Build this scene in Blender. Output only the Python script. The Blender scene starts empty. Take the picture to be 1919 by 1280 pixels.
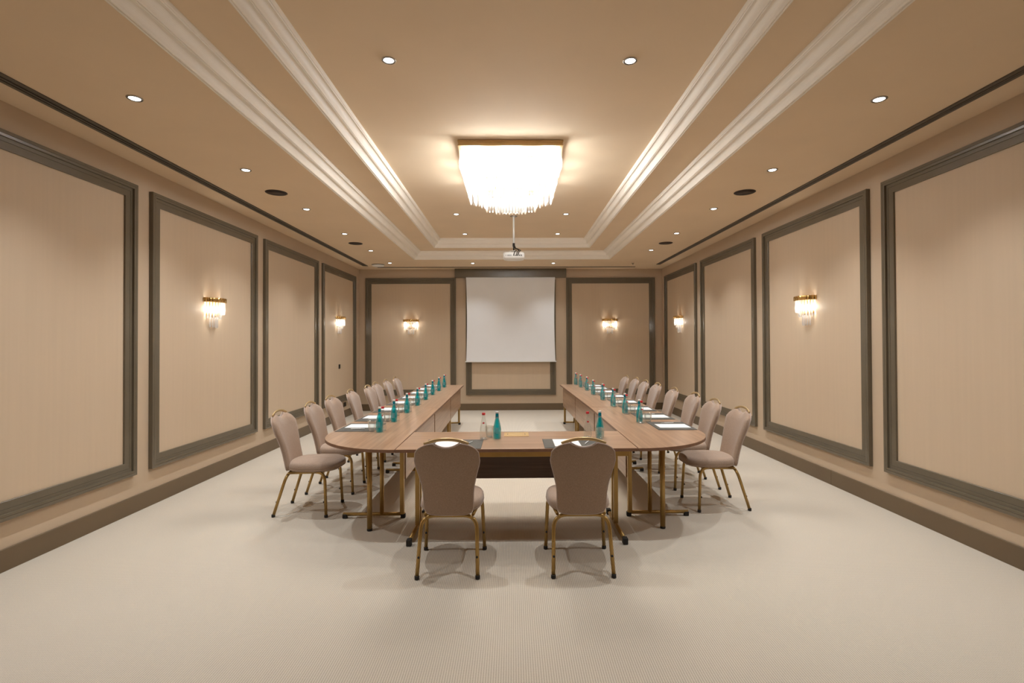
import bpy, bmesh, math, random
from mathutils import Vector, Matrix
random.seed(7)
PI = math.pi
col = bpy.context.scene.collection
sc = bpy.context.scene

# ------------------------------------------------------------------ helpers
class MB:
    """collects geometry and links it as one mesh object"""
    def __init__(s): s.v = []; s.f = []; s.sm = []
    def add(s, vs, fs, smooth=False):
        n = len(s.v); s.v += [tuple(p) for p in vs]
        for f in fs: s.f.append([n + i for i in f]); s.sm.append(smooth)
        return s
    def box(s, x0, x1, y0, y1, z0, z1):
        vs = [(x, y, z) for z in (z0, z1) for y in (y0, y1) for x in (x0, x1)]
        return s.add(vs, [(0,2,3,1),(4,5,7,6),(0,1,5,4),(2,6,7,3),(0,4,6,2),(1,3,7,5)])
    def rings(s, rings, closed_u=True, cap=True, smooth=True, closed_v=False):
        n = len(rings[0]); vs = [p for r in rings for p in r]; fs = []
        m = len(rings)
        for i in range(m if closed_v else m - 1):
            a = i * n; b = ((i + 1) % m) * n
            for j in range(n if closed_u else n - 1):
                k = (j + 1) % n
                fs.append((a + j, a + k, b + k, b + j))
        base = len(s.v); s.add(vs, fs, smooth)
        if cap and closed_u and not closed_v:
            s.f.append([base + j for j in reversed(range(n))]); s.sm.append(False)
            s.f.append([base + (m - 1) * n + j for j in range(n)]); s.sm.append(False)
        return s
    def lathe(s, prof, n=24, cx=0, cy=0, cz=0, cap=True):
        return s.rings([[(cx + r * math.cos(2*PI*j/n), cy + r * math.sin(2*PI*j/n), cz + z) for j in range(n)] for r, z in prof], cap=cap)
    def tube(s, path, r, n=10, cap=True, closed=False, ry=None):
        P = [Vector(p) for p in path]; m = len(P); rings = []
        up = Vector((0, 0, 1)); prev = None
        for i in range(m):
            if closed: t = (P[(i+1) % m] - P[i-1]).normalized()
            else: t = (P[min(i+1, m-1)] - P[max(i-1, 0)]).normalized()
            if prev is None:
                a = t.cross(up)
                if a.length < 1e-3: a = t.cross(Vector((0, 1, 0)))
                a.normalize()
            else:
                a = (prev - t * prev.dot(t)).normalized()
            prev = a; b = t.cross(a)
            rr = r[i] if isinstance(r, (list, tuple)) else r
            rb = ry if ry else rr
            rings.append([P[i] + a * rr * math.cos(2*PI*j/n) + b * rb * math.sin(2*PI*j/n) for j in range(n)])
        return s.rings(rings, cap=cap, closed_v=closed)
    def sphere(s, c, r, n=12, m=8, sz=1):
        rings = []
        for i in range(m + 1):
            a = -PI/2 + PI * i / m; rr = max(r * math.cos(a), 1e-4)
            rings.append([(c[0] + rr*math.cos(2*PI*j/n), c[1] + rr*math.sin(2*PI*j/n), c[2] + sz*r*math.sin(a)) for j in range(n)])
        return s.rings(rings)
    def build(s, name, m, parent=None, loc=(0, 0, 0), bevel=0, seg=2, origin=None):
        me = bpy.data.meshes.new(name)
        vs = s.v
        if origin is not None:
            loc = origin; vs = [(p[0]-origin[0], p[1]-origin[1], p[2]-origin[2]) for p in vs]
        me.from_pydata(vs, [], s.f); me.update()
        for p, q in zip(me.polygons, s.sm): p.use_smooth = q
        bm = bmesh.new(); bm.from_mesh(me)
        bmesh.ops.recalc_face_normals(bm, faces=bm.faces[:]); bm.to_mesh(me); bm.free()
        me.materials.append(m)
        o = bpy.data.objects.new(name, me); o.location = loc
        if parent: o.parent = parent
        if bevel:
            b = o.modifiers.new('soft_edges', 'BEVEL'); b.width = bevel; b.segments = seg; b.limit_method = 'ANGLE'; b.angle_limit = 0.7
        col.objects.link(o)
        return o

def tag(o, label=None, cat=None, group=None, kind=None):
    if label: o['label'] = label
    if cat: o['category'] = cat
    if group: o['group'] = group
    if kind: o['kind'] = kind
    return o
def thing(name, label, cat, loc=(0, 0, 0), rz=0, group=None):
    o = bpy.data.objects.new(name, None); o.location = loc; o.rotation_euler = (0, 0, rz)
    o.empty_display_size = 0.05
    col.objects.link(o); return tag(o, label, cat, group)
def copy_tree(o, parent=None):
    c = o.copy(); col.objects.link(c); c.parent = parent
    for ch in KIDS.get(o.name, []): copy_tree(ch, c)
    return c
KIDS = {}
def index_kids():
    KIDS.clear()
    for o in bpy.data.objects:
        if o.parent: KIDS.setdefault(o.parent.name, []).append(o)
def place(proto, first, loc, rz, label, group=None, cat=None):
    o = proto if first else copy_tree(proto)
    o.location = loc; o.rotation_euler = (0, 0, rz); tag(o, label, cat, group)
    return o

# ------------------------------------------------------------------ materials
def srgb(r, g, b):
    f = lambda c: (c/255/12.92) if c/255 <= 0.04045 else ((c/255 + 0.055)/1.055)**2.4
    return (f(r), f(g), f(b), 1)
def mat(name, colour, rough=0.5, metal=0, spec=0.5, **kw):
    m = bpy.data.materials.new(name); m.use_nodes = True
    b = m.node_tree.nodes['Principled BSDF']
    b.inputs['Base Color'].default_value = colour; b.inputs['Roughness'].default_value = rough
    b.inputs['Metallic'].default_value = metal; b.inputs['Specular IOR Level'].default_value = spec
    for k, v in kw.items(): b.inputs[k.replace('_', ' ')].default_value = v
    return m
def nodes(m): return m.node_tree.nodes, m.node_tree.links, m.node_tree.nodes['Principled BSDF']
def noisy(m, c0, c1, scale=(1, 1, 1), nscale=5, detail=4, lo=0.35, hi=0.65, bump=0, dist=0.002, bscale=None):
    """procedural mottling between two pigments plus a fine bump, in object space"""
    N, L, B = nodes(m)
    tc = N.new('ShaderNodeTexCoord'); mp = N.new('ShaderNodeMapping'); nz = N.new('ShaderNodeTexNoise'); cr = N.new('ShaderNodeValToRGB')
    mp.inputs['Scale'].default_value = scale; nz.inputs['Scale'].default_value = nscale; nz.inputs['Detail'].default_value = detail
    L.new(tc.outputs['Object'], mp.inputs['Vector']); L.new(mp.outputs[0], nz.inputs['Vector']); L.new(nz.outputs['Fac'], cr.inputs[0])
    cr.color_ramp.elements[0].position = lo; cr.color_ramp.elements[0].color = c0
    cr.color_ramp.elements[1].position = hi; cr.color_ramp.elements[1].color = c1
    L.new(cr.outputs[0], B.inputs['Base Color'])
    if bump:
        b = N.new('ShaderNodeBump'); b.inputs['Strength'].default_value = bump; b.inputs['Distance'].default_value = dist
        if bscale:
            n2 = N.new('ShaderNodeTexNoise'); n2.inputs['Scale'].default_value = bscale; n2.inputs['Detail'].default_value = 2
            L.new(tc.outputs['Object'], n2.inputs['Vector']); L.new(n2.outputs['Fac'], b.inputs['Height'])
        else: L.new(nz.outputs['Fac'], b.inputs['Height'])
        L.new(b.outputs[0], B.inputs['Normal'])
    return m

def scl(c, k): return (min(c[0]*k, 1), min(c[1]*k, 1), min(c[2]*k, 1), 1)
CEIL = (0.77, 0.61, 0.43, 1)
M = {}
M['ceiling'] = noisy(mat('ceiling_paint', CEIL, 0.85, spec=0.2), scl(CEIL, .985), scl(CEIL, 1.015), nscale=2)
MOULD = (0.88, 0.81, 0.71, 1)
M['mould'] = noisy(mat('cornice_plaster', MOULD, 0.55, spec=0.3), scl(MOULD, .98), scl(MOULD, 1.01), nscale=3)
WALL = (0.56, 0.435, 0.31, 1)
M['wall'] = noisy(mat('wall_paint', WALL, 0.75, spec=0.25), scl(WALL, .98), scl(WALL, 1.02), nscale=1.5)
FIELD = (0.62, 0.485, 0.345, 1)
M['field'] = noisy(mat('wallcovering', FIELD, 0.6, spec=0.35), scl(FIELD, .985), scl(FIELD, 1.012), scale=(9, 9, 0.3), nscale=3, bump=0.03, dist=0.001)
FR = (0.145, 0.118, 0.080, 1)
M['frame'] = noisy(mat('frame_lacquer', FR, 0.24, spec=0.6), scl(FR, .96), scl(FR, 1.04), nscale=4)
M['base'] = noisy(mat('skirting_lacquer', (0.155, 0.107, 0.06, 1), 0.45, spec=0.4), (0.150, 0.103, 0.058, 1), (0.160, 0.111, 0.062, 1), nscale=2)

def carpet():
    m = mat('carpet', (0.6, 0.5, 0.4, 1), 0.95, spec=0.1); N, L, B = nodes(m)
    tc = N.new('ShaderNodeTexCoord'); n1 = N.new('ShaderNodeTexNoise'); n1.inputs['Scale'].default_value = 180; n1.inputs['Detail'].default_value = 2
    w = N.new('ShaderNodeTexWave'); w.wave_type = 'BANDS'; w.bands_direction = 'X'; w.inputs['Scale'].default_value = 26
    w.inputs['Distortion'].default_value = 0.25; w.inputs['Detail'].default_value = 1; w.inputs['Detail Scale'].default_value = 2
    w2 = N.new('ShaderNodeTexWave'); w2.wave_type = 'BANDS'; w2.bands_direction = 'Y'; w2.inputs['Scale'].default_value = 31
    w2.inputs['Distortion'].default_value = 0.3
    for n in (n1, w, w2): L.new(tc.outputs['Object'], n.inputs['Vector'])
    a = N.new('ShaderNodeMath'); a.operation = 'MULTIPLY_ADD'; L.new(w.outputs['Fac'], a.inputs[0]); a.inputs[1].default_value = 0.55
    b = N.new('ShaderNodeMath'); b.operation = 'MULTIPLY'; L.new(w2.outputs['Fac'], b.inputs[0]); b.inputs[1].default_value = 0.25
    L.new(b.outputs[0], a.inputs[2])
    c = N.new('ShaderNodeMath'); c.operation = 'MULTIPLY_ADD'; L.new(n1.outputs['Fac'], c.inputs[0]); c.inputs[1].default_value = 0.5; L.new(a.outputs[0], c.inputs[2])
    r = N.new('ShaderNodeValToRGB'); L.new(c.outputs[0], r.inputs[0])
    r.color_ramp.elements[0].position = 0.2; r.color_ramp.elements[0].color = (0.40, 0.345, 0.275, 1)
    r.color_ramp.elements[1].position = 0.95; r.color_ramp.elements[1].color = (0.66, 0.59, 0.495, 1)
    L.new(r.outputs[0], B.inputs['Base Color'])
    bp = N.new('ShaderNodeBump'); bp.inputs['Strength'].default_value = 0.35; bp.inputs['Distance'].default_value = 0.004
    L.new(c.outputs[0], bp.inputs['Height']); L.new(bp.outputs[0], B.inputs['Normal'])
    return m
M['carpet'] = carpet()

def wood(name, along, c0, c1, rough=0.29):
    m = mat(name, c0, rough, spec=0.45); N, L, B = nodes(m)
    tc = N.new('ShaderNodeTexCoord'); mp = N.new('ShaderNodeMapping')
    mp.inputs['Scale'].default_value = {'x': (0.9, 26, 26), 'y': (26, 0.9, 26)}[along]
    n1 = N.new('ShaderNodeTexNoise'); n1.inputs['Scale'].default_value = 1.6; n1.inputs['Detail'].default_value = 6; n1.inputs['Distortion'].default_value = 0.4
    r = N.new('ShaderNodeValToRGB'); r.color_ramp.elements[0].position = 0.28; r.color_ramp.elements[1].position = 0.72
    r.color_ramp.elements[0].color = c0; r.color_ramp.elements[1].color = c1
    L.new(tc.outputs['Object'], mp.inputs[0]); L.new(mp.outputs[0], n1.inputs['Vector']); L.new(n1.outputs['Fac'], r.inputs[0]); L.new(r.outputs[0], B.inputs['Base Color'])
    return m
W0, W1 = (0.30, 0.178, 0.108, 1), (0.46, 0.302, 0.198, 1)
M['wood_x'] = wood('walnut_laminate_across', 'x', W0, W1)
M['wood_x_darker'] = wood('walnut_laminate_across_darker', 'x', (0.075, 0.038, 0.020, 1), (0.125, 0.066, 0.038, 1))  # darker colours than the other laminate, for the head table's modesty panel
M['edge'] = noisy(mat('walnut_edge_band', (0.2, 0.1, 0.06, 1), 0.4), (0.19, 0.095, 0.055, 1), (0.23, 0.12, 0.07, 1), nscale=12)
M['wood_y'] = wood('walnut_laminate_along', 'y', W0, W1)
M['gold'] = noisy(mat('gold_lacquered_steel', (0.42, 0.27, 0.09, 1), 0.38, metal=0.75, spec=0.5), (0.40, 0.255, 0.085, 1), (0.45, 0.29, 0.10, 1), nscale=6)
M['pale_gold'] = noisy(mat('pale_gold_handle', (0.6, 0.44, 0.22, 1), 0.35, metal=0.6), (0.58, 0.42, 0.21, 1), (0.63, 0.46, 0.24, 1), nscale=20)
M['brass'] = noisy(mat('polished_brass', (0.75, 0.5, 0.2, 1), 0.18, metal=1), (0.72, 0.48, 0.19, 1), (0.78, 0.53, 0.22, 1), nscale=20)
M['brass_plate'] = noisy(mat('brushed_brass', (0.62, 0.43, 0.2, 1), 0.45, metal=0.5), (0.60, 0.42, 0.2, 1), (0.66, 0.47, 0.23, 1), scale=(1, 30, 1), nscale=10)
M['rubber'] = mat('black_rubber', (0.012, 0.011, 0.010, 1), 0.6)
FA = (0.375, 0.272, 0.205, 1)
M['fabric'] = noisy(mat('taupe_weave', FA, 0.85, spec=0.15, Sheen_Weight=0.35, Sheen_Roughness=0.4), scl(FA, .78), scl(FA, 1.2), nscale=260, detail=2, lo=.3, hi=.7, bump=0.25, dist=0.001)
M['piping'] = noisy(mat('pale_piping', (0.5, 0.4, 0.35, 1), 0.6), (0.48, 0.385, 0.335, 1), (0.53, 0.42, 0.37, 1), nscale=60)
M['leather'] = noisy(mat('grey_leather', (0.09, 0.088, 0.08, 1), 0.5), (0.082, 0.08, 0.072, 1), (0.10, 0.098, 0.088, 1), nscale=90, bump=0.1, dist=0.0005)
M['paper'] = noisy(mat('white_paper', (0.9, 0.9, 0.88, 1), 0.7), (0.88, 0.88, 0.86, 1), (0.92, 0.92, 0.9, 1), nscale=3)
M['pen'] = mat('white_pen_plastic', (0.8, 0.8, 0.8, 1), 0.3)
M['pen_dark'] = mat('dark_pen_clip', (0.05, 0.05, 0.06, 1), 0.3)
M['red'] = mat('red_cap', (0.62, 0.02, 0.03, 1), 0.35)
M['white'] = noisy(mat('white_plastic', (0.82, 0.82, 0.8, 1), 0.4), (0.8, 0.8, 0.78, 1), (0.84, 0.84, 0.82, 1), nscale=4)
M['cap_white'] = mat('white_cap', (0.8, 0.78, 0.75, 1), 0.4)
M['screen'] = noisy(mat('screen_fabric', (0.74, 0.70, 0.67, 1), 0.8, spec=0.1), (0.90, 0.91, 0.93, 1), (0.92, 0.93, 0.95, 1), nscale=2)
M['black'] = mat('black_plastic', (0.012, 0.010, 0.008, 1), 0.4)
M['grille'] = noisy(mat('brown_speaker_mesh', (0.055, 0.035, 0.022, 1), 0.6), (0.045, 0.03, 0.02, 1), (0.07, 0.045, 0.03, 1), nscale=200)
M['vent'] = noisy(mat('bronze_diffuser', (0.055, 0.045, 0.034, 1), 0.5), (0.10, 0.082, 0.062, 1), (0.12, 0.098, 0.075, 1), nscale=10)
M['chrome'] = mat('satin_nickel', (0.45, 0.42, 0.38, 1), 0.25, metal=1)
M['dark_metal'] = mat('dark_steel', (0.04, 0.04, 0.04, 1), 0.4, metal=0.6)

def clear(name, tint, body, w_body=0.15, gloss=0.25, trans=0.6, rough=0.03):
    """thin coloured glass: tinted transmission, a little body colour, Fresnel-like sheen"""
    m = bpy.data.materials.new(name); m.use_nodes = True; nt = m.node_tree; N, L = nt.nodes, nt.links; N.clear()
    out = N.new('ShaderNodeOutputMaterial'); t = N.new('ShaderNodeBsdfTransparent'); t.inputs[0].default_value = tint
    g = N.new('ShaderNodeBsdfGlossy'); g.inputs['Roughness'].default_value = rough; g.inputs[0].default_value = (1, 1, 1, 1)
    d = N.new('ShaderNodeBsdfTranslucent'); d.inputs[0].default_value = body
    d2 = N.new('ShaderNodeBsdfDiffuse'); d2.inputs[0].default_value = body
    md = N.new('ShaderNodeMixShader'); md.inputs[0].default_value = 0.5; L.new(d.outputs[0], md.inputs[1]); L.new(d2.outputs[0], md.inputs[2])
    m1 = N.new('ShaderNodeMixShader'); m1.inputs[0].default_value = w_body; L.new(t.outputs[0], m1.inputs[1]); L.new(md.outputs[0], m1.inputs[2])
    lw = N.new('ShaderNodeLayerWeight'); lw.inputs[0].default_value = gloss
    m2 = N.new('ShaderNodeMixShader'); L.new(lw.outputs['Facing'], m2.inputs[0]); L.new(m1.outputs[0], m2.inputs[1]); L.new(g.outputs[0], m2.inputs[2])
    L.new(m2.outputs[0], out.inputs[0]); return m
M['teal'] = clear('teal_glass', (0.20, 0.78, 0.82, 1), (0.0, 0.45, 0.50, 1), 0.40, 0.30)
M['teal_neck'] = mat('teal_foil', (0.0, 0.20, 0.27, 1), 0.25)
M['clear'] = clear('clear_glass', (0.93, 0.94, 0.93, 1), (0.7, 0.7, 0.68, 1), 0.06, 0.22)
M['print'] = clear('pale_print', (0.6, 0.85, 0.85, 1), (0.45, 0.62, 0.64, 1), 0.5, 0.05)
M['crystal'] = clear('crystal', (0.95, 0.95, 0.95, 1), (0.95, 0.95, 0.95, 1), 0.035, 0.30, rough=0.12)
def emit(name, c, s):
    m = bpy.data.materials.new(name); m.use_nodes = True; N, L = m.node_tree.nodes, m.node_tree.links
    b = N['Principled BSDF']; b.inputs['Emission Color'].default_value = c; b.inputs['Emission Strength'].default_value = s
    b.inputs['Base Color'].default_value = (0.8, 0.8, 0.8, 1); return m
M['led'] = emit('led_lens', (0.97, 0.99, 1, 1), 7)
M['bulb'] = emit('warm_bulb', (1, 0.95, 0.88, 1), 9)
M['crystal_small'] = clear('sconce_crystal', (0.95, 0.95, 0.95, 1), (0.95, 0.95, 0.97, 1), 0.42, 0.3, rough=0.06)

# ------------------------------------------------------------------ room dimensions (metres; camera stands at x 0, y 0)
XL, XR, D, H = -3.587, 3.547, 12.043, 3.313
Y0 = -2.4                                   # wall behind the camera
H1, H2 = 3.467, 3.629
RX0, RX1, RY0, RY1 = -2.02, 2.03, 0.62, 10.59
T = 0.12

tag(MB().box(XL - T, XR + T, Y0 - T, D + T, -0.1, 0).build('floor', M['carpet']), 'beige ribbed wall to wall carpet', 'floor', kind='structure')
tag(MB().box(XL - T, XL, Y0 - T, D + T, 0, H).build('wall_left', M['wall']), 'beige wall on the side with the black wall switch', 'wall', kind='structure')
tag(MB().box(XR, XR + T, Y0 - T, D + T, 0, H).build('wall_right', M['wall']), 'beige wall opposite the wall with the switch', 'wall', kind='structure')
tag(MB().box(XL, XR, D, D + T, 0, H).build('wall_back', M['wall']), 'beige end wall behind the projection screen', 'wall', kind='structure')
tag(MB().box(XL, XR, Y0 - T, Y0, 0, H).build('wall_front', M['wall']), 'beige wall behind the camera', 'wall', kind='structure')

def rect(d, z, X0=RX0, X1=RX1, YA=RY0, YB=RY1): return [(X0 + d, YA + d, z), (X1 - d, YA + d, z), (X1 - d, YB - d, z), (X0 + d, YB - d, z)]
c = MB()
c.rings([[(XL - T, Y0 - T, H), (XR + T, Y0 - T, H), (XR + T, D + T, H), (XL - T, D + T, H)], rect(0, H)], cap=False, smooth=False)
c.rings([rect(0.155, H1), rect(0.485, H1)], cap=False, smooth=False)
c.add(rect(0.62, H2), [(0, 1, 2, 3)])
c.box(XL - T, XR + T, Y0 - T, D + T, H2 + 0.05, H2 + 0.15)
c.rings([[(XL - T, Y0 - T, H), (XR + T, Y0 - T, H), (XR + T, D + T, H), (XL - T, D + T, H)],
         [(XL - T, Y0 - T, H2 + .05), (XR + T, Y0 - T, H2 + .05), (XR + T, D + T, H2 + .05), (XL - T, D + T, H2 + .05)]], cap=False, smooth=False)
tag(c.build('ceiling', M['ceiling']), 'beige painted ceiling with a two step rectangular tray', 'ceiling', kind='structure')

def cornice_profile(w, h):
    p = [(0, 0), (0, -.007), (.004, -.009), (.009, -.009), (.012, -.006), (.013, -.002), (.017, -.002), (.018, -.005), (.023, -.006), (.027, -.004), (.029, .003)]
    def cove(x0, z0, x1, z1, n=8):
        return [(x0 + (x1 - x0) * (1 - math.cos(t * PI/2/n)), z0 + (z1 - z0) * math.sin(t * PI/2/n)) for t in range(1, n + 1)]
    p += cove(.029, .003, .074, .062); p += [(.074, .058), (.079, .055), (.083, .058), (.084, .062), (.087, .059), (.091, .06), (.093, .066)]
    p += cove(.093, .066, .136, .126); p += [(.137, .122), (.142, .121), (.145, .125), (.146, .131), (.149, .129), (.153, .132), (.155, .139), (.158, h)]
    return [(x * w / .158, z) for x, z in p]
for i, (d0, z0, w, h, lab) in enumerate([(0, H, .157, H1 - H, 'cream plaster cornice around the outer step of the ceiling tray'),
                                         (0.485, H1, .137, H2 - H1, 'cream plaster cornice around the inner step of the ceiling tray')]):
    m = MB()
    pr = cornice_profile(w, h)
    for (a, za), (b, zb) in zip(pr[:-1], pr[1:]):
        m.rings([rect(d0 + a, z0 + za), rect(d0 + b, z0 + zb)], cap=False, smooth=False)
    tag(m.build('trim_%d' % (i + 1), M['mould']), lab, 'cornice', kind='structure')

BH = 0.158
for nm, b, lab in [('baseboard_left', (XL, XL + .016, Y0, D, 0, BH), 'brown skirting board along the wall with the switch'),
                   ('baseboard_right', (XR - .016, XR, Y0, D, 0, BH), 'brown skirting board along the wall opposite the switch'),
                   ('baseboard_back', (XL + .016, XR - .016, D - .016, D, 0, BH), 'brown skirting board under the screen wall'),
                   ('baseboard_front', (XL + .016, XR - .016, Y0, Y0 + .016, 0, BH), 'brown skirting board behind the camera')]:
    m = MB()
    if nm == 'baseboard_right':
        m.box(b[0], b[1], b[2], 5.6615, 0, BH); m.box(b[0], b[1], 5.6635, b[3], 0, BH)
    else: m.box(*b)
    tag(m.build(nm, M['base'], bevel=.002, seg=1), lab, 'skirting board', kind='structure')

# picture-frame mouldings on the walls: profile (distance in from the outer edge, height off the wall)
FP = [(0, 0), (0, .036), (.003, .040), (.026, .040), (.0275, .037), (.029, .040), (.047, .038), (.048, .021), (.075, .020), (.0765, .0165), (.078, .0185), (.130, .018), (.132, .016), (.132, 0)]
def panel(n, wall, a0, a1, z0, z1, label):
    """wall: L, R or B;  a0..a1 along the wall, z0..z1 high"""
    def P(a, z, o):
        return {'L': (XL + o, a, z), 'R': (XR - o, a, z), 'B': (a, D - o, z)}[wall]
    m = MB()
    loop = lambda d, o: [P(a0 + d, z0 + d, o), P(a1 - d, z0 + d, o), P(a1 - d, z1 - d, o), P(a0 + d, z1 - d, o)]
    for (d, o), (e, p) in zip(FP[:-1], FP[1:]): m.rings([loop(d, o), loop(e, p)], cap=False, smooth=False)
    org = P((a0 + a1) / 2, z0, 0)
    o = m.build('trim_%d' % n, M['frame'], origin=org)
    tag(o, label, 'wall panel frame', kind='structure')
    f = MB(); r1 = loop(.131, .0015); r0 = loop(.131, -.002)
    f.rings([r0, r1]); fo = f.build('wallcovering', M['field'], origin=org); fo.parent = o; fo.location = (0, 0, 0)
    fo['label'] = 'smooth beige wallcovering'
ZB, ZT = 0.36, 3.102
wl = ['nearest the camera', 'second from the camera', 'third from the camera', 'in the far corner']
n = 3
for k, (a, b) in enumerate([(2.80, 4.895), (5.095, 7.19), (7.41, 9.455), (9.675, 11.70)]):
    panel(n, 'L', a, b, ZB, ZT, 'tall grey-brown panel frame on the wall with the switch, ' + wl[k]); n += 1
for k, (a, b) in enumerate([(2.72, 4.82), (5.02, 7.145), (7.39, 9.52), (9.77, 11.78)]):
    panel(n, 'R', a, b, ZB, ZT, 'tall grey-brown panel frame on the wall opposite the switch, ' + wl[k]); n += 1
for a, b, w in [(-3.43, -1.32, 'left of the screen'), (-1.085, 1.02, 'mostly hidden behind the screen'), (1.272, 3.36, 'right of the screen')]:
    panel(n, 'B', a, b, .36, ZT if a < -2 or a > 1 else 3.06, 'grey-brown panel frame on the end wall, ' + w); n += 1

# ------------------------------------------------------------------ ceiling fittings
def vent(x0, x1, ya, yb, label):
    t = thing('ceiling_air_diffuser', label, 'air vent', ((x0 + x1)/2, (ya + yb)/2, H), 0, 'slot air diffusers in the ceiling')
    w = (x1 - x0)/2; l = (yb - ya)/2
    MB().box(-w + .004, w - .004, -l + .004, l - .004, -.004, -.0005).build('slot_backing', M['black'], t)
    fr = MB()
    if w < l:
        fr.box(-w, -w + .030, -l, l, -.010, -.0005); fr.box(w - .030, w, -l, l, -.010, -.0005)
        fr.box(-w, w, -l, -l + .012, -.010, -.0005); fr.box(-w, w, l - .012, l, -.010, -.0005)
        fr.build('flange', M['vent'], t); MB().box(-.008, .008, -l, l, -.011, -.001).build('centre_bar', M['vent'], t)
    else:
        fr.box(-w, w, -l, -l + .014, -.010, -.0005); fr.box(-w, w, l - .014, l, -.010, -.0005)
        fr.build('flange', M['vent'], t)
vent(-3.325, -3.215, -1.0, 11.45, 'long dark slot diffuser in the ceiling beside the wall with the switch')
vent(3.20, 3.29, -1.0, 11.31, 'long dark slot diffuser in the ceiling beside the wall opposite the switch')
vent(-3.06, 2.82, 11.66, 11.71, 'thin dark slot diffuser in the ceiling in front of the screen housing')

def downlight():
    t = thing('downlight', '', 'ceiling light')
    r = MB(); r.lathe([(.036, -.001), (.036, -.004), (.040, -.006), (.049, -.006), (.052, -.003), (.052, -.0005)], 28, cap=False)
    r.build('trim_ring', M['chrome'], t)
    g = MB(); g.lathe([(.0455, -.0066), (.0445, -.0075), (.042, -.0075), (.041, -.0066)], 28, cap=False); g.build('inner_gimbal', M['dark_metal'], t)
    l = MB(); l.lathe([(.035, -.001), (.035, -.004), (.030, -.007), (.001, -.009)], 24); l.build('lens', M['led'], t)
    return t
dl = downlight(); index_kids(); first = True
spots = []
rows = [3.588, 5.08, 6.575, 8.07, 9.555, 11.05]
cnt = ['first', 'second', 'third', 'fourth', 'fifth', 'sixth']
for side, x in (('beside the wall with the switch', -2.63), ('beside the wall opposite the switch', 2.61)):
    for k, y in enumerate(rows):
        if x > 0 and k == 5: continue
        spots.append((x, y, H, 'recessed spotlight in the row %s, %s from the camera' % (side, cnt[k])))
spots.append((-0.85, 11.10, H, 'recessed ceiling spotlight above the screen housing, towards the switch wall'))
spots.append((0.90, 11.12, H, 'recessed ceiling spotlight above the screen housing, away from the switch wall'))
for x, s in ((-.88, 'switch side'), (.86, 'side away from the switch')):
    for y, w in ((3.67, 'nearer the camera than the chandelier'), (8.105, 'level with the projector'), (9.59, 'between projector and screen')):
        spots.append((x, y, H2, 'recessed tray spotlight, %s, %s' % (s, w)))
def spot(x, y, z, power, size=1.95, blend=0.9, c=(0.93, 0.97, 1.0)):
    l = bpy.data.lights.new('downlight_beam', 'SPOT'); l.energy = power; l.spot_size = size; l.spot_blend = blend; l.shadow_soft_size = 0.022; l.color = c
    o = bpy.data.objects.new('downlight_beam', l); o.location = (x, y, z - .014); col.objects.link(o)
SP = 104
for x, y, z, lab in spots:
    place(dl, first, (x, y, z), 0, lab, 'recessed ceiling spotlights'); first = False
    spot(x, y, z, SP*(.52 if y > 10.5 else 1))
for x in (-2.63, 2.61):
    place(dl, False, (x, 2.1, H), 0, 'recessed ceiling spotlight just out of view overhead, ' + ('switch wall side' if x < 0 else 'opposite side'), 'recessed ceiling spotlights'); spot(x, 2.1, H, SP)          # the rows go on behind the camera

sp = thing('ceiling_speaker', '', 'speaker')
g = MB(); g.lathe([(.118, -.0005), (.118, -.004), (.112, -.007), (.108, -.007)], 36, cap=False); g.build('rim', M['grille'], sp)
g = MB(); g.lathe([(.108, -.006), (.001, -.008)], 36); g.build('grille', M['grille'], sp)
index_kids()
for k, (x, y, w) in enumerate([(-2.682, 5.85, 'nearer the camera, on the switch side'), (2.683, 5.85, 'nearer the camera, away from the switch'), (-2.70, 8.86, 'farther away, on the switch side'), (2.68, 8.88, 'farther away, opposite the switch')]):
    place(sp, k == 0, (x, y, H), 0, 'round brown ceiling speaker, ' + w, 'round ceiling speakers')
t = thing('wireless_access_point', 'flat white disc fixed to the ceiling in the far corner above the switch wall', 'access point', (-2.95, 11.3, H))
MB().lathe([(.13, -.0005), (.135, -.012), (.125, -.032), (.09, -.042), (.001, -.045)], 32).build('shell', M['white'], t)
MB().lathe([(.137, -.0005), (.139, -.006), (.137, -.010), (.134, -.012)], 32, cap=False).build('mounting_ring', M['dark_metal'], t)
t = thing('ceiling_sprinkler', 'small dark sprinkler head on the ceiling near the far corner', 'sprinkler', (2.642, 11.15, H))
MB().lathe([(.035, -.0005), (.033, -.006), (.012, -.010)], 20).build('escutcheon', M['chrome'], t)
MB().lathe([(.008, -.010), (.006, -.025), (.018, -.027), (.018, -.030)], 16).build('deflector', M['dark_metal'], t)

# ------------------------------------------------------------------ lamps with crystals
def crystal_mesh(L, r=.011):
    m = MB(); m.lathe([(.0015, 0), (r*.8, -.006), (r, -.014), (r, -L + .022), (r*.75, -L + .010), (.0015, -L)], 8)
    for i in range(len(m.sm)): m.sm[i] = False
    return m
def point(x, y, z, power, c, r=.03):
    l = bpy.data.lights.new('lamp_glow', 'POINT'); l.energy = power; l.color = c; l.shadow_soft_size = r
    o = bpy.data.objects.new('lamp_glow', l); o.location = (x, y, z); col.objects.link(o)

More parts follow.
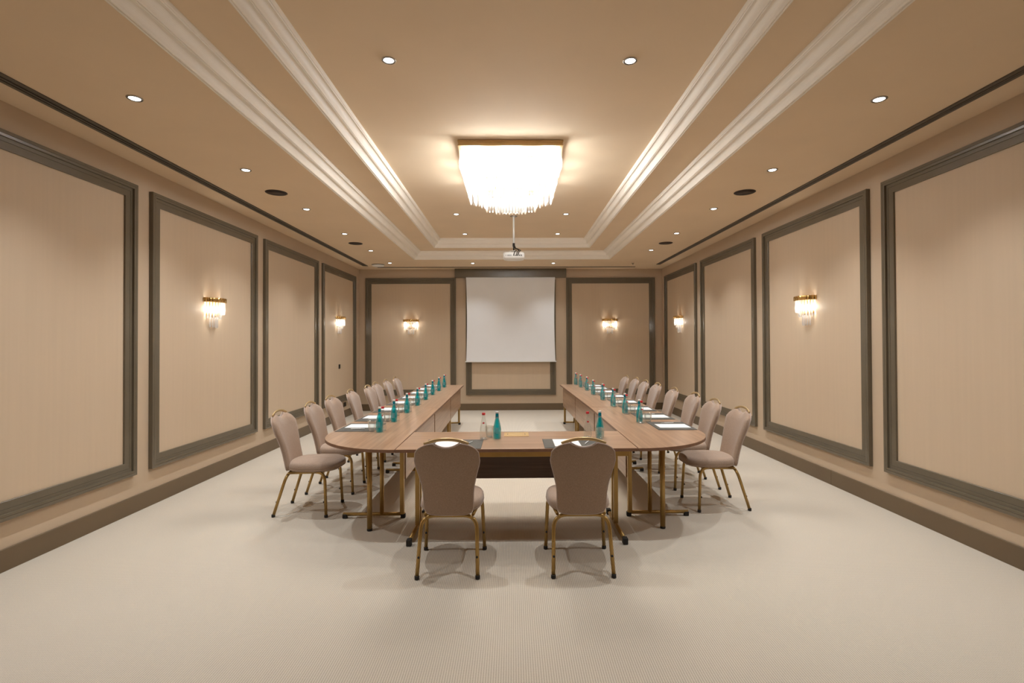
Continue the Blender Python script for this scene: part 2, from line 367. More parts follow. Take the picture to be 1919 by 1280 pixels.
def sconce():      # local: wall plane y = 0, the lamp reaches towards -y, origin at its lowest centre
    t = thing('wall_sconce', '', 'wall lamp')
    z1 = .375
    p = MB(); p.box(-.13, .13, -.012, -.001, .16, z1 - .005); p.build('backplate', M['brass'], t, bevel=.003)
    b = MB(); n = 28
    n = 56
    def arc(a, q, z):
        k = lambda j: .005 if a > .175 and j % 4 in (1, 2) else 0
        return [((a + k(j))*math.cos(PI + PI*j/n), (q + k(j))*math.sin(PI + PI*j/n) - .001, z) for j in range(n + 1)]
    b.rings([arc(.180, .130, z1 - .058), arc(.182, .132, z1 - .053), arc(.182, .132, z1 - .012), arc(.180, .130, z1 - .006), arc(.170, .120, z1 - .006), arc(.170, .120, z1 - .058), arc(.180, .130, z1 - .058)], closed_u=False, cap=False)
    b.build('curved_band', M['brass'], t)
    n = 28
    pl = MB(); pl.add([(.1*math.cos(PI + PI*j/n), .07*math.sin(PI + PI*j/n) - .002, z1 - .03) for j in range(n + 1)] + [(.1*math.cos(PI + PI*j/n), .07*math.sin(PI + PI*j/n) - .002, z1 - .036) for j in range(n + 1)],
        [tuple(range(n + 1)), tuple(range(2*n + 1, n, -1))] + [(j, j+1, n+2+j, n+1+j) for j in range(n)]); pl.build('lamp_tray', M['brass'], t)
    for a, q, zt, L, k in ((.160, .112, z1 - .045, .155, 13), (.118, .082, z1 - .145, .110, 9), (.066, .048, z1 - .235, .125, 6)):
        me = crystal_mesh(L).build('crystal_drop', M['crystal_small'], t)
        for j in range(k):
            an = PI + PI*(j + .5)/k
            o = me if j == 0 else me.copy()
            if j: col.objects.link(o)
            o.location = (a*math.cos(an), q*math.sin(an), zt)
    for x in (-.07, .07): 
        MB().sphere((x, -.055, .24), .020, 12, 8, 1.4).build('bulb', M['bulb'], t)
    return t
s0 = sconce(); index_kids()
ZS = 1.765
sc_pos = [(XL + .002, 6.16, -PI/2 + PI, 'on the second panel of the switch wall'), (XL + .002, 10.62, PI/2, 'on the far panel of the switch wall above the switch'),
          (XR - .002, 6.10, -PI/2, 'on the second panel of the wall opposite the switch'), (XR - .002, 10.76, -PI/2, 'on the far panel of the wall opposite the switch'),
          (-2.372, D - .002, 0, 'on the end wall panel left of the screen'), (2.30, D - .002, 0, 'on the end wall panel right of the screen')]
SW = 2.6
for k, (x, y, rz, w) in enumerate(sc_pos):
    place(s0, k == 0, (x, y, ZS), rz, 'lit crystal wall lamp ' + w, 'crystal wall lamps')
    for lx in (-.122, .122):
        R = Matrix.Rotation(rz, 3, 'Z') @ Vector((lx, -.045, .235)); point(x + R.x, y + R.y, ZS + R.z, SW, (1, .96, .88), .02)

# chandelier
cx, cy = -.01, 5.84
ch = thing('chandelier', 'large rectangular crystal chandelier with a gold frame, glowing above the table', 'chandelier', (cx, cy, H2))
f = MB(); A, B_ = .53, .73
for (e, z) in ((0, 0),):
    loopr = lambda d, z: [(-A + d, -B_ + d, z), (A - d, -B_ + d, z), (A - d, B_ - d, z), (-A + d, B_ - d, z)]
    f.rings([loopr(.012, -.0005), loopr(0, -.006), loopr(0, -.022), loopr(.008, -.027), loopr(.008, -.045), loopr(0, -.05), loopr(0, -.062), loopr(.03, -.064), loopr(.03, -.02), loopr(.03, -.01)], cap=False, smooth=False)
f.build('gold_frame', M['brass_plate'], ch)
MB().box(-A + .03, A - .03, -B_ + .03, B_ - .03, -.016, -.0008).build('ceiling_plate', M['brass_plate'], ch)
tiers = [(.505, .70, -.058, .225), (.435, .61, -.13, .19), (.36, .50, -.20, .17), (.29, .37, -.27, .19), (.17, .22, -.34, .18), (.07, .10, -.38, .155)]
rods = []
for ti, (a, b, zt, L) in enumerate(tiers):
    sp_ = .036
    for (x0, y0, x1, y1) in ((-a, -b, a, -b), (a, -b, a, b), (a, b, -a, b), (-a, b, -a, -b)):
        k = max(2, round(math.hypot(x1 - x0, y1 - y0)/sp_))
        for j in range(k): rods.append((ti, x0 + (x1 - x0)*j/k, y0 + (y1 - y0)*j/k, zt, L))
protos = [crystal_mesh(L, .0135) for (_, _, _, L) in tiers]
def vis(r): return (r[0] in (0, 1) and r[2] < -.55, r[0] >= 3 and r[2] < 0, -r[2])
order = sorted(rods, key=vis, reverse=True)
pm = {}
for (ti, x, y, z, L) in order[:100]:
    if ti not in pm: o = protos[ti].build('crystal_rod', M['crystal'], ch); pm[ti] = o
    else: o = pm[ti].copy(); col.objects.link(o)
    o.location = (x, y, z)
rest = MB()
for (ti, x, y, z, L) in order[100:]:
    p = protos[ti]; rest.add([(v[0] + x, v[1] + y, v[2] + z) for v in p.v], p.f, False)
ro = rest.build('crystal_rod_curtain', M['crystal'], ch); ro['kind'] = 'stuff'
rail = MB()
for (a, b, zt, L) in tiers: rail.tube([(-a, -b, zt), (a, -b, zt), (a, b, zt), (-a, b, zt)], .004, 6, closed=True)
rail.build('hanging_rails', M['brass'], ch)
st = MB()
for (a, b, zt, L) in tiers[1:]:
    for sx in (-1, 1):
        for sy in (-1, 1): st.tube([(sx*a, sy*b, -.01), (sx*a, sy*b, zt)], .003, 6)
st.build('hanger_stems', M['brass'], ch)
for bx, by, bz in [(-.40, -.54, -.11), (.40, -.54, -.11), (-.40, .54, -.11), (.40, .54, -.11), (-.40, 0, -.11), (.40, 0, -.11), (0, -.54, -.11), (0, .54, -.11), (0, -.2, -.18), (0, .2, -.18)]:
    MB().sphere((bx, by, bz), .024, 12, 8, 1.4).build('bulb', M['bulb'], ch)
    point(cx + bx, cy + by, H2 + bz - .045, 26, (.93, .97, 1.0), .06)

# ------------------------------------------------------------------ projector and screen
t = thing('projector', 'white ceiling projector hanging from a white pole with black cables', 'projector', (.03, 8.24, H2))
MB().lathe([(.06, -.0005), (.058, -.008), (.022, -.014)], 24).build('ceiling_flange', M['chrome'], t)
MB().tube([(0, 0, -.01), (0, 0, -.45)], .015, 14).build('pole', M['white'], t)
MB().lathe([(.019, -.44), (.019, -.49), (.012, -.50), (.012, -.56)], 14).build('pole_socket', M['dark_metal'], t)
br = MB(); br.box(-.045, .045, -.035, .035, -.567, -.56)
for sx in (-1, 1): br.tube([(sx*.03, 0, -.565), (sx*.10, -.04, -.60)], .008, 8); br.tube([(sx*.03, 0, -.565), (sx*.09, .06, -.60)], .008, 8)
br.build('mounting_bracket', M['white'], t)
hs = MB(); n = 40; pr_ = []
def se(a, b, z, e=4): return [(a*math.copysign(abs(math.cos(q))**(2/e), math.cos(q)), b*math.copysign(abs(math.sin(q))**(2/e), math.sin(q)), z) for q in [2*PI*j/n for j in range(n)]]
hs.rings([se(.150, .115, -.598), se(.166, .130, -.605), se(.172, .135, -.62), se(.172, .135, -.675), se(.160, .125, -.70), se(.11, .09, -.712)])
hs.build('housing', M['white'], t)
pt = MB()
for k in range(9): pt.box(-.13 + .03*k, -.13 + .03*k + (.018 if k % 3 else .01), -.139, -.132, -.662, -.648)
pt.build('rear_ports', M['black'], t)
MB().lathe([(.04, 0), (.045, .03), (.035, .032)], 20).build('lens', M['black'], t).matrix_local = Matrix.Translation((.06, .132, -.65)) @ Matrix.Rotation(-PI/2, 4, 'X')
cb = MB()
for x0, dx in ((.0, .01), (.005, .05), (.008, .075)):
    cb.tube([(x0, 0, -.46), (x0 + .02, -.03, -.52), (x0 + .03 + dx, -.08, -.57), (x0 + dx, -.15, -.60), (x0 + dx*.9 - .01, -.165, -.65), (x0 + dx*.7, -.14, -.66)], .006, 8)
cb.build('cables', M['black'], t)

t = thing('projection_screen', 'pulled down pale projection screen with a grey-brown housing on the end wall', 'projection screen', (-.035, D - .1, 1.13))
MB().box(-1.30, 1.30, -.03, .098, 1.978, 2.181).build('housing', M['frame'], t, bevel=.004)
s = MB(); rr = []; 
for i in range(25):
    v = i/24; w = 1.040 - .022*math.sin(PI*v)**.8
    rr.append((w, .02 + 1.97*v))
vs = []; fs = []
for w, z in rr: vs += [(-w, .0, z), (w, .0, z), (w, .002, z), (-w, .002, z)]
s.rings([[vs[4*i + j] for j in range(4)] for i in range(25)], smooth=False)
s.build('screen_fabric', M['screen'], t)
MB().box(-1.062, 1.062, -.012, .014, 0, .026).build('bottom_bar', M['white'], t, bevel=.004)

# ------------------------------------------------------------------ switches and sockets
t = thing('light_switch', 'small black switch on the far panel of the wall below the lamp', 'switch', (XL + .0015, 10.66, 1.06))
MB().box(0, .009, -.045, .045, 0, .09).build('faceplate', M['black'], t, bevel=.003)
MB().box(.009, .013, -.025, .025, .02, .07).build('rocker', M['dark_metal'], t, bevel=.001)
t = thing('power_socket', 'black double socket low on the wall below the far panel', 'socket', (XL, 11.0, .235))
MB().box(0, .009, -.085, .085, 0, .09).build('faceplate', M['black'], t, bevel=.003)
for y in (-.04, .04):
    o = MB().lathe([(.024, 0), (.024, .003), (.019, .003), (.018, .001)], 20).build('outlet', M['dark_metal'], t)
    o.matrix_local = Matrix.Translation((.009, y, .045)) @ Matrix.Rotation(PI/2, 4, 'Y')

# ------------------------------------------------------------------ tables
TZ = 0.76; TT = 0.026
def edge_band(t, pts):
    n = len(pts); cx_ = sum(p[0] for p in pts)/n; cy_ = sum(p[1] for p in pts)/n; m = MB()
    def off(k):
        r = []
        for i in range(n):
            a, b, c = Vector(pts[i-1]), Vector(pts[i]), Vector(pts[(i+1) % n])
            n1 = Vector(((b-a).y, -(b-a).x)).normalized(); n2 = Vector(((c-b).y, -(c-b).x)).normalized()
            d = (n1 + n2).normalized(); s_ = 1 if sum(pts[q-1][0]*pts[q][1] - pts[q][0]*pts[q-1][1] for q in range(n)) > 0 else -1
            r.append(b + d*k*s_/max(.3, d.dot(n1)))
        return r
    o1, o0 = off(.0012), off(-.003)
    m.rings([[(p.x, p.y, TZ - TT + .001) for p in o0], [(p.x, p.y, TZ - TT + .001) for p in o1], [(p.x, p.y, TZ - .003) for p in o1], [(p.x, p.y, TZ - .003) for p in o0]], cap=False, smooth=False)
    m.build('edge_band', M['edge'], t)
def poly_slab(pts, z0, z1):
    n = len(pts); m = MB()
    m.rings([[(x, y, z0) for x, y in pts], [(x, y, z1) for x, y in pts]], smooth=False); return m
def foot_x(t, x0, x1, y, posts):
    """T leg: a floor beam along x with posts"""
    b = MB(); b.tube([(x0 + .006, y, .036), (x1 - .006, y, .036)], .016, 12, ry=.016); beam = b.build('foot_beam', M['gold'], t)
    for x in (x0, x1): MB().box(x if x == x0 else x - .042, x + .042 if x == x0 else x, y - .019, y + .019, 0, .040).build('foot_cap', M['rubber'], beam, bevel=.006)
    for x, kind in posts:
        m = MB()
        if kind == 'round': m.tube([(x, y, .035), (x, y, TZ - TT)], .019, 14)
        else: m.box(x - .018, x + .018, y - .022, y + .022, .035, TZ - TT)
        m.build('leg_post', M['gold'], t, bevel=0 if kind == 'round' else .005)
    MB().box(min(p[0] for p in posts) - .30 if x0 < -.3 else min(p[0] for p in posts) - .03, max(p[0] for p in posts) + (.03 if x0 < -.3 else .30), y - .02, y + .02, TZ - TT - .035, TZ - TT).build('cross_rail', M['gold'], t)
def arm(side, pivot, rz, txt, rz2):
    """a side of the U: local x grows outwards (mirrored for the other side), local y away from the camera; pivot = inner near corner"""
    sg = side
    def S(a, b): return (min(sg*a, sg*b), max(sg*a, sg*b))
    R = .766
    near = -.79                          # front edge of the rounded corner, local y
    # corner table: quarter round + straight
    t = thing('corner_table', 'wooden table with rounded corner and gold legs, near end of the %s' % txt, 'table', (pivot[0], pivot[1], 0), rz, 'corner tables of the U')
    pts = [(0, near)] + [(sg*R*math.sin(q), near + R*(1 - math.cos(q))) for q in [PI/2*j/24 for j in range(1, 25)]] + [(sg*R, 1.738), (0, 1.738)]
    if sg > 0: pts = pts[::-1]
    poly_slab(pts, TZ - TT, TZ).build('tabletop', M['wood_y'], t, bevel=.002); edge_band(t, pts)
    m = MB(); m.tube([(sg*.29, -.432, .015), (sg*.29, -.432, TZ - TT)], .0215, 16); leg = m.build('leg', M['gold'], t)
    MB().lathe([(.020, 0), (.0225, .004), (.0225, .018), (.021, .02)], 16, sg*.29, -.432).build('foot_cap', M['rubber'], leg)
    a, b = S(.05, .62)
    foot_x(t, a, b, -.115, [(sg*.08, 'square'), (sg*.265, 'round')])
    foot_x(t, a, b, 1.50, [(sg*.08, 'square'), (sg*.265, 'round')])
    a, b = S(.055, .073)
    MB().box(a, b, -.07, 1.70, .34, TZ - TT - .012).build('modesty_panel', M['wood_y'], t, bevel=.001)
    a, b = S(.60, .63)
    MB().box(a, b, .05, 1.60, TZ - TT - .04, TZ - TT).build('outer_rail', M['gold'], t)
    # two straight tables
    for k, w in ((0, 'middle'), (1, 'farthest')):
        y0 = k*1.752
        t = thing('folding_table', 'straight wooden table with gold legs, %s on the %s' % (w, txt), 'table', (pivot[0] - 1.742*math.sin(rz), pivot[1] + 1.750, 0), rz2, 'straight tables of the U')
        a, b = S(0, R)
        MB().box(a, b, y0, y0 + 1.748, TZ - TT, TZ).build('tabletop', M['wood_y'], t, bevel=.002); edge_band(t, [(a, y0), (b, y0), (b, y0 + 1.748), (a, y0 + 1.748)])
        a, b = S(.05, .62)
        foot_x(t, a, b, y0 + .10, [(sg*.08, 'square'), (sg*.265, 'round')])
        foot_x(t, a, b, y0 + 1.64, [(sg*.08, 'square'), (sg*.265, 'round')])
        a, b = S(.055, .073)
        MB().box(a, b, y0 + .02, y0 + 1.72, .34, TZ - TT - .012).build('modesty_panel', M['wood_y'], t, bevel=.001)
        a, b = S(.60, .63)
        MB().box(a, b, y0 + .1, y0 + 1.64, TZ - TT - .04, TZ - TT).build('outer_rail', M['gold'], t)
LP, LR = (-.931, 4.82), .004
RP, RR = (.992, 4.82), .0
arm(-1, LP, LR, 'switch wall side', .0062)
arm(1, RP, RR, 'opposite side', .0165)

t = thing('head_table', 'straight wooden table across the near end of the U with a gold rail', 'table', (.0315, 4.425, 0))
MB().box(-.953, .953, -.392, .385, TZ - TT, TZ).build('tabletop', M['wood_x'], t, bevel=.002); edge_band(t, [(-.953, -.392), (.953, -.392), (.953, .385), (-.953, .385)])
MB().box(-.87, .90, -.345, -.315, TZ - TT - .048, TZ - TT).build('front_rail', M['gold'], t, bevel=.003)
MB().box(-.87, .87, .28, .31, TZ - TT - .048, TZ - TT).build('rear_rail', M['gold'], t, bevel=.003)
MB().box(-.93, .93, .325, .343, .34, TZ - TT - .012).build('modesty_panel', M['wood_x_darker'], t, bevel=.001)
for x in (-.85, .855):
    b = MB(); b.tube([(x, -.31, .030), (x, .28, .030)], .016, 12, ry=.014); beam = b.build('foot_beam', M['gold'], t)
    for y in (-.37, .33): MB().box(x - .020, x + .020, y - .022, y + .03, 0, .052).build('foot_cap', M['rubber'], beam, bevel=.006)
    for y in (.0, .09): MB().box(x - .018, x + .018, y - .02, y + .02, .035, TZ - TT).build('leg_post', M['gold'], t, bevel=.005)
t = thing('cable_box', 'flat brass cable outlet set into the middle of the near table', 'cable outlet', (.034, 4.655, TZ))
MB().box(-.111, .111, -.093, .093, 0, .004).build('lid', M['brass_plate'], t, bevel=.0015)
for x in (-.078, .078): MB().box(x - .002, x + .002, -.03, .03, .004, .0048).build('finger_slot', M['black'], t)

# ------------------------------------------------------------------ chairs (sitter faces +y, origin on the floor)
def chair():
    t = thing('banquet_chair', '', 'chair')
    # seat
    s = MB(); n = 44; rings = []
    def out(k, z, dy=0):
        pts = []
        for j in range(n):
            q = 2*PI*j/n; c_, s_ = math.cos(q), math.sin(q)
            e = 3.1
            x = math.copysign(abs(c_)**(2/e), c_); y = math.copysign(abs(s_)**(2/e), s_)
            w = .218 + .018*(y*.5 + .5) - .03*max(0, y)**3
            pts.append((x*w*k, .085 + y*.245*k + dy, z + .006*(1 - abs(x)) * (k < .99)))
        return pts
    rings = [out(.80, .405), out(.93, .409), out(.985, .425), out(1.0, .445), out(.985, .466), out(.94, .482), out(.85, .492), out(.6, .499), out(.3, .503), out(.02, .504)]
    s.rings(rings); s.build('seat', M['fabric'], t)
    MB().tube([(p[0]*1.003, p[1], .428) for p in out(.99, .428)], .0035, 6, closed=True).build('seat_piping', M['fabric'], t)
    # back
    def w(z):
        K = [(.40, .166), (.45, .170), (.505, .1715), (.56, .173), (.615, .179), (.69, .196), (.76, .215), (.81, .2235), (.86, .228), (.95, .228)]
        for (a, p), (b_, q) in zip(K[:-1], K[1:]):
            if z <= b_: f = max(0, (z - a)/(b_ - a)); return p + (q - p)*f
        return K[-1][1]
    def lean(z):
        tt = (z - .41)/.51; return -.150 - .135*tt - .030*math.sin(PI*min(1, max(0, tt)))*-.4
    NU, NV = 30, 26
    def P(i, j):
        u = -1 + 2*i/NU; v = j/NV; au = abs(u)
        zt = .795 + .130*(1 - au**3.0)**(1/2.3)
        if au < .40: zt -= .036*(1 - (au/.40)**2)
        zb = .402 + .045*(1 - (1 - au**5)**(1/3.))
        z = zb + v*(zt - zb)
        return u*w(min(z, .93)), z, u, v
    rear = [[None]*(NV+1) for _ in range(NU+1)]; front = [[None]*(NV+1) for _ in range(NU+1)]
    for i in range(NU+1):
        for j in range(NV+1):
            x, z, u, v = P(i, j)
            ed = min(1, (1 - abs(u))*5) ; ev = min(1, v*8, (1 - v)*8); k = math.sqrt(max(0, min(ed, ev))) if min(ed, ev) > 0 else 0
            cup = .022*(abs(u)**2)
            y = lean(z) + cup
            rear[i][j] = (x, y - .017 - .006*k, z); front[i][j] = (x, y + .010 + .020*k, z)
    b = MB(); vs = [rear[i][j] for i in range(NU+1) for j in range(NV+1)] + [front[i][j] for i in range(NU+1) for j in range(NV+1)]
    o = (NU+1)*(NV+1); I = lambda i, j: i*(NV+1) + j; fs = []
    for i in range(NU):
        for j in range(NV):
            fs.append((I(i, j), I(i, j+1), I(i+1, j+1), I(i+1, j))); fs.append((o+I(i, j), o+I(i+1, j), o+I(i+1, j+1), o+I(i, j+1)))
    bd = [(i, 0) for i in range(NU)] + [(NU, j) for j in range(NV)] + [(i, NV) for i in range(NU, 0, -1)] + [(0, j) for j in range(NV, 0, -1)]
    for a, c_ in zip(bd, bd[1:] + bd[:1]): fs.append((I(*a), I(*c_), o+I(*c_), o+I(*a)))
    b.add(vs, fs, True); bo = b.build('backrest', M['fabric'], t, bevel=.006, seg=2)
    pp = MB(); pp.tube([(rear[i][j][0], rear[i][j][1] + .001, rear[i][j][2]) for i, j in bd], .0042, 6, closed=True)
    pp.tube([(rear[i][NV][0], (rear[i][NV][1] + front[i][NV][1])/2, rear[i][NV][2] + .001) for i in range(9, 22)], .007, 8); pp.build('back_piping', M['piping'], t)
    pth = []
    for k in range(25):
        u = -1 + k/12; x = .148*u; z = .950 - .034*abs(u)**2.2; pth.append((x, lean(.93) - .004 + .012*abs(u)**2, z))
    MB().tube(pth, .0070, 10, ry=.0115).build('handle', M['pale_gold'], t)
    # frame and legs
    def bend(p0, p1, p2, r, k=7):
        p0, p1, p2 = map(Vector, (p0, p1, p2)); a = p1 + (p0 - p1).normalized()*r; c_ = p1 + (p2 - p1).normalized()*r
        return [(a*(1-q)**2 + p1*2*q*(1-q) + c_*q*q) for q in [i/k for i in range(k+1)]]
    rl = [(-.205, -.245, .0), (-.192, -.128, .390), (.192, -.128, .390), (.205, -.245, .0)]
    top = bend(rl[0], rl[1], rl[2], .095)
    mid = top[len(top)//2:] + bend(rl[1], rl[2], rl[3], .095)[:4]
    MB().tube(mid, .0135, 12).build('rear_crossbar', M['gold'], t)
    def leg(path, name='leg'):
        l = MB().tube(path, .0135, 12).build(name, M['gold'], t); p = path[0]
        MB().lathe([(.0135, 0), (.0165, .004), (.0165, .022), (.014, .026)], 14, p[0], p[1]).build('glide', M['rubber'], l); return l
    for sx in (-1, 1):
        a = [Vector((sx*-1*q.x, q.y, q.z)) for q in top[:len(top)//2 + 1]]
        l = leg([(sx*.205, -.245, .012)] + a)
        MB().sphere((sx*.199, -.218, .135), .0085, 8, 6).build('stacking_bumper', M['rubber'], l)
        f0, f1, f2 = (sx*.226, .245, .012), (sx*.208, .225, .412), (sx*.165, -.118, .392)
        l = leg([f0] + bend(f0, f1, f2, .085))
        MB().sphere((sx*.220, .222, .14), .0085, 8, 6).build('stacking_bumper', M['rubber'], l)
        q = bend(f0, f1, f2, .085)[-1]
        MB().tube([q, f2], .0115, 12).build('side_rail', M['gold'], t)
    return t
ch0 = chair(); index_kids()
LY = [5.00, 5.70, 6.35, 7.15, 7.86, 8.40, 9.05, 9.74]
RY = [5.02, 5.72, 6.43, 7.14, 7.97, 8.56, 9.20, 9.76]
ordn = ['nearest the camera', 'second from the front', 'third from the front', 'fourth from the front', 'fourth from the screen', 'third from the screen', 'second from the screen', 'nearest the screen']
place(ch0, True, (-.445, 3.725, 0), 0, 'taupe chair seen from behind at the near table, on the switch wall side', 'banquet chairs around the U')
place(ch0, False, (.477, 3.725, 0), 0, 'taupe chair seen from behind at the near table, away from the switch wall', 'banquet chairs around the U')
LX = [-1.955, -1.935, -1.95, -1.955, -1.92, -1.95, -1.935, -1.93]
RXc = [1.98, 1.985, 2.02, 1.98, 1.985, 1.95, 1.95, 1.895]
LA = [0, .02, -.03, .02, 0, -.02, .03, 0]; RA = [.03, .0, .0, -.02, .02, 0, 0, .02]
for k in range(8):
    place(ch0, False, (LX[k], LY[k] - .05, 0), -PI/2 + LA[k], 'taupe gold-legged chair on the switch wall side, ' + ordn[k], 'banquet chairs around the U')
for k in range(8):
    place(ch0, False, (RXc[k], RY[k], 0), PI/2 + RA[k], 'taupe gold-legged chair opposite the switch wall, ' + ordn[k], 'banquet chairs around the U')

# ------------------------------------------------------------------ table settings
def teal_bottle():
    t = thing('teal_water_bottle', '', 'bottle')
    MB().lathe([(.026, 0), (.032, .003), (.0335, .012), (.0352, .035), (.0355, .060), (.0345, .085), (.0315, .108), (.0262, .133), (.0205, .156), (.0165, .172), (.0150, .180)], 24).build('bottle_body', M['teal'], t)
    MB().lathe([(.0165, .178), (.0155, .183), (.0145, .19)], 20, cap=False).build('neck_ring', M['print'], t)
    MB().lathe([(.0150, .1805), (.0140, .200), (.0128, .220)], 20, cap=False).build('neck_sleeve', M['teal_neck'], t)
    MB().lathe([(.0128, .219), (.0140, .221), (.0140, .232), (.0125, .235), (.001, .2355)], 18).build('cap', M['cap_white'], t)
    p = MB(); pr = [(.0358, .045), (.0360, .060), (.0350, .085), (.0335, .098)]
    p.rings([[(r*math.cos(a), r*math.sin(a), z) for a in [-PI/2 - .45 + .9*j/8 for j in range(9)]] for r, z in pr], closed_u=False, cap=False)
    p.build('printed_label', M['print'], t); return t
def clear_bottle():
    t = thing('clear_water_bottle', '', 'bottle')
    MB().lathe([(.028, 0), (.0335, .003), (.035, .012), (.0345, .050), (.0325, .080), (.0275, .115), (.0220, .145), (.0170, .172), (.0135, .195), (.0120, .212)], 24).build('bottle_body', M['clear'], t)
    MB().lathe([(.0300, .004), (.0300, .009), (.012, .016)], 20).build('thick_base', M['print2'], t)
    MB().lathe([(.0120, .210), (.0145, .212), (.0148, .224), (.0130, .229), (.001, .230)], 18).build('cap', M['red'], t)
    p = MB(); pr = [(.0240, .138), (.0216, .150)]
    p.rings([[(r*math.cos(a), r*math.sin(a), z) for a in [-PI/2 - .35 + .7*j/6 for j in range(7)]] for r, z in pr], closed_u=False, cap=False)
    p.build('printed_label', M['red'], t); return t
M['print2'] = clear('thick_glass', (0.85, 0.87, 0.87, 1), (0.8, 0.8, 0.8, 1), 0.22, 0.25)
def tumbler():
    t = thing('drinking_glass', '', 'glass')
    MB().lathe([(.028, .0), (.030, .002), (.034, .05), (.037, .098), (.0355, .098), (.0325, .05), (.0285, .010), (.001, .009)], 24).build('glass_wall', M['clear'], t)
    MB().lathe([(.0275, .001), (.0280, .008), (.010, .0085)], 20).build('glass_base', M['print2'], t)
    return t
def folder():
    t = thing('desk_folder', '', 'folder')
    MB().box(-.235, .235, -.185, .185, 0, .004).build('cover', M['leather'], t, bevel=.0015)
    MB().box(-.228, -.02, -.178, .178, .004, .0052).build('inner_flap', M['leather'], t)
    return t
def pad():
    t = thing('notepad', '', 'notepad')
    MB().box(-.105, .105, -.1485, .1485, 0, .004).build('sheets', M['paper'], t)
    MB().box(-.105, .105, .136, .1487, .004, .0046).build('glued_top', M['white'], t); return t
def pen():
    t = thing('pen', '', 'pen')
    MB().tube([(0, -.068, .005), (0, -.060, .005), (0, .045, .005), (0, .066, .005)], [.0015, .0042, .0045, .0042], 8).build('barrel', M['pen'], t)
    MB().box(-.0012, .0012, .03, .066, .009, .011).build('clip', M['pen_dark'], t); return t
KB, KC, KG, KF, KP, KN = teal_bottle(), clear_bottle(), tumbler(), folder(), pad(), pen()
index_kids()
LB = [(-1.247, 4.826), (-1.254, 5.44), (-1.258, 6.125), (-1.264, 6.835), (-1.265, 7.49), (-1.272, 8.18), (-1.268, 8.855), (-1.269, 9.545)]
RB = [(1.322, 5.335), (1.315, 5.985), (1.305, 6.64), (1.298, 7.37), (1.278, 8.11), (1.280, 8.82), (1.255, 9.44), (1.235, 9.98)]
seats = []
for k in range(8): seats.append(dict(side=-1, b=LB[k], w='on the switch wall side, ' + ordn[k]))
for k in range(8): seats.append(dict(side=1, b=RB[k], w='opposite the switch wall, ' + ordn[k]))
first = True
def put(kind, x, y, z, rz, label, group):
    place(kind, first, (x, y, z), rz, label, group)
Z = TZ + .0003
# the two places at the head of the table come first
heads = [(-.135, 4.47, -.250, 4.432, -.205, 4.545, -.485, 'on the switch wall side'), (.765, 4.49, .655, 4.475, .745, 4.40, .488, 'away from the switch')]
for (bx, by, qx, qy, gx, gy, fx, w) in heads:
    put(KB, bx, by, Z, 0, 'teal glass water bottle on the cross table, ' + w, 'teal water bottles')
    put(KC, qx, qy, Z, 0, 'clear water bottle with a red cap on the cross table, ' + w, 'clear water bottles with red caps')
    put(KG, gx, gy, Z, 0, 'empty drinking glass on the cross table, ' + w, 'drinking glasses')
    put(KF, fx, 4.225, Z, 0, 'dark grey leather folder on the cross table, ' + w, 'dark leather folders')
    put(KP, fx - .045, 4.225, Z + .0055, 0, 'white notepad on the cross table folder, ' + w, 'white notepads')
    put(KN, fx + .125, 4.235, Z + .0045, -.35, 'white pen on the cross table folder, ' + w, 'pens on the folders')
    first = False
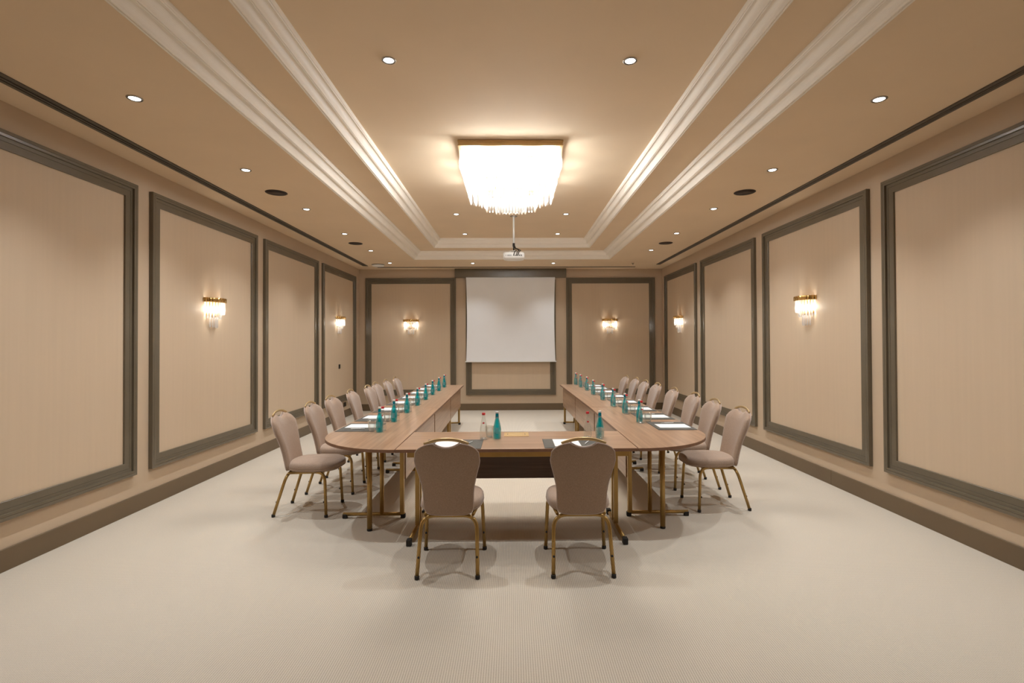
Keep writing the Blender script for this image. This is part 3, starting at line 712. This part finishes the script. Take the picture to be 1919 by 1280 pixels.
for s in seats:
    (x, y), sg, w = s['b'], s['side'], s['w']
    rz = -PI/2 if sg < 0 else PI/2
    d = 1 if sg < 0 else -1
    put(KB, x, y, Z, 0, 'teal glass water bottle ' + w, 'teal water bottles')
    if sg < 0: put(KC, x + .010, y + .076, Z, 0, 'clear water bottle with a red cap ' + w, 'clear water bottles with red caps'); put(KG, x - .085, y + .045, Z, 0, 'empty drinking glass ' + w, 'drinking glasses')
    else: put(KC, x + .004, y - .074, Z, 0, 'clear water bottle with a red cap ' + w, 'clear water bottles with red caps'); put(KG, x + .088, y - .012, Z, 0, 'empty drinking glass ' + w, 'drinking glasses')
    j = random.uniform(-.02, .02)
    fx = -1.493 if sg < 0 else 1.575 - .012*(y - 5)
    if sg < 0: fx = -1.493 - .0053*(y - 5)
    fy = y + d*.262
    put(KF, fx, fy, Z, rz + j, 'dark grey leather folder ' + w, 'dark leather folders')
    put(KP, fx, fy + (.045 if sg < 0 else -.045)*(1), Z + .0055, rz + j, 'white notepad on the folder ' + w, 'white notepads')
    put(KN, fx + .0, fy - d*.125, Z + .0045, rz + .1, 'white pen on the folder ' + w, 'pens on the folders')

# ------------------------------------------------------------------ camera, world, view
yaw, pitch, roll = .01103, .01091, -.00404
F, CX, CY = 960.0, 970.58, 630.26
fw = Vector((math.sin(yaw)*math.cos(pitch), math.cos(yaw)*math.cos(pitch), math.sin(pitch)))
r = Vector((math.cos(yaw), -math.sin(yaw), 0)); u = r.cross(fw)
c_, s_ = math.cos(roll), math.sin(roll)
rr, uu = c_*r + s_*u, -s_*r + c_*u
cam = bpy.data.cameras.new('camera'); co = bpy.data.objects.new('camera', cam); col.objects.link(co)
Mx = Matrix((rr, uu, -fw)).transposed().to_4x4(); Mx.translation = (0, 0, 1.6); co.matrix_world = Mx
cam.sensor_width = 36; cam.sensor_fit = 'HORIZONTAL'; cam.lens = F*36/1919
cam.shift_x = -(CX - 959.5)/1919; cam.shift_y = (CY - 640)/1919
cam.clip_start = .05; cam.clip_end = 60
sc.camera = co
wd = bpy.data.worlds.new('world'); sc.world = wd; wd.use_nodes = True
wd.node_tree.nodes['Background'].inputs[0].default_value = (1, .9, .8, 1); wd.node_tree.nodes['Background'].inputs[1].default_value = .0
sc.view_settings.view_transform = 'Standard'; sc.view_settings.look = 'None'; sc.view_settings.gamma = 1; sc.view_settings.use_curve_mapping = False
sc.view_settings.exposure = 0.02
sc.cycles.max_bounces = 8; sc.cycles.diffuse_bounces = 5; sc.cycles.transparent_max_bounces = 18
sc.cycles.sample_clamp_indirect = 8
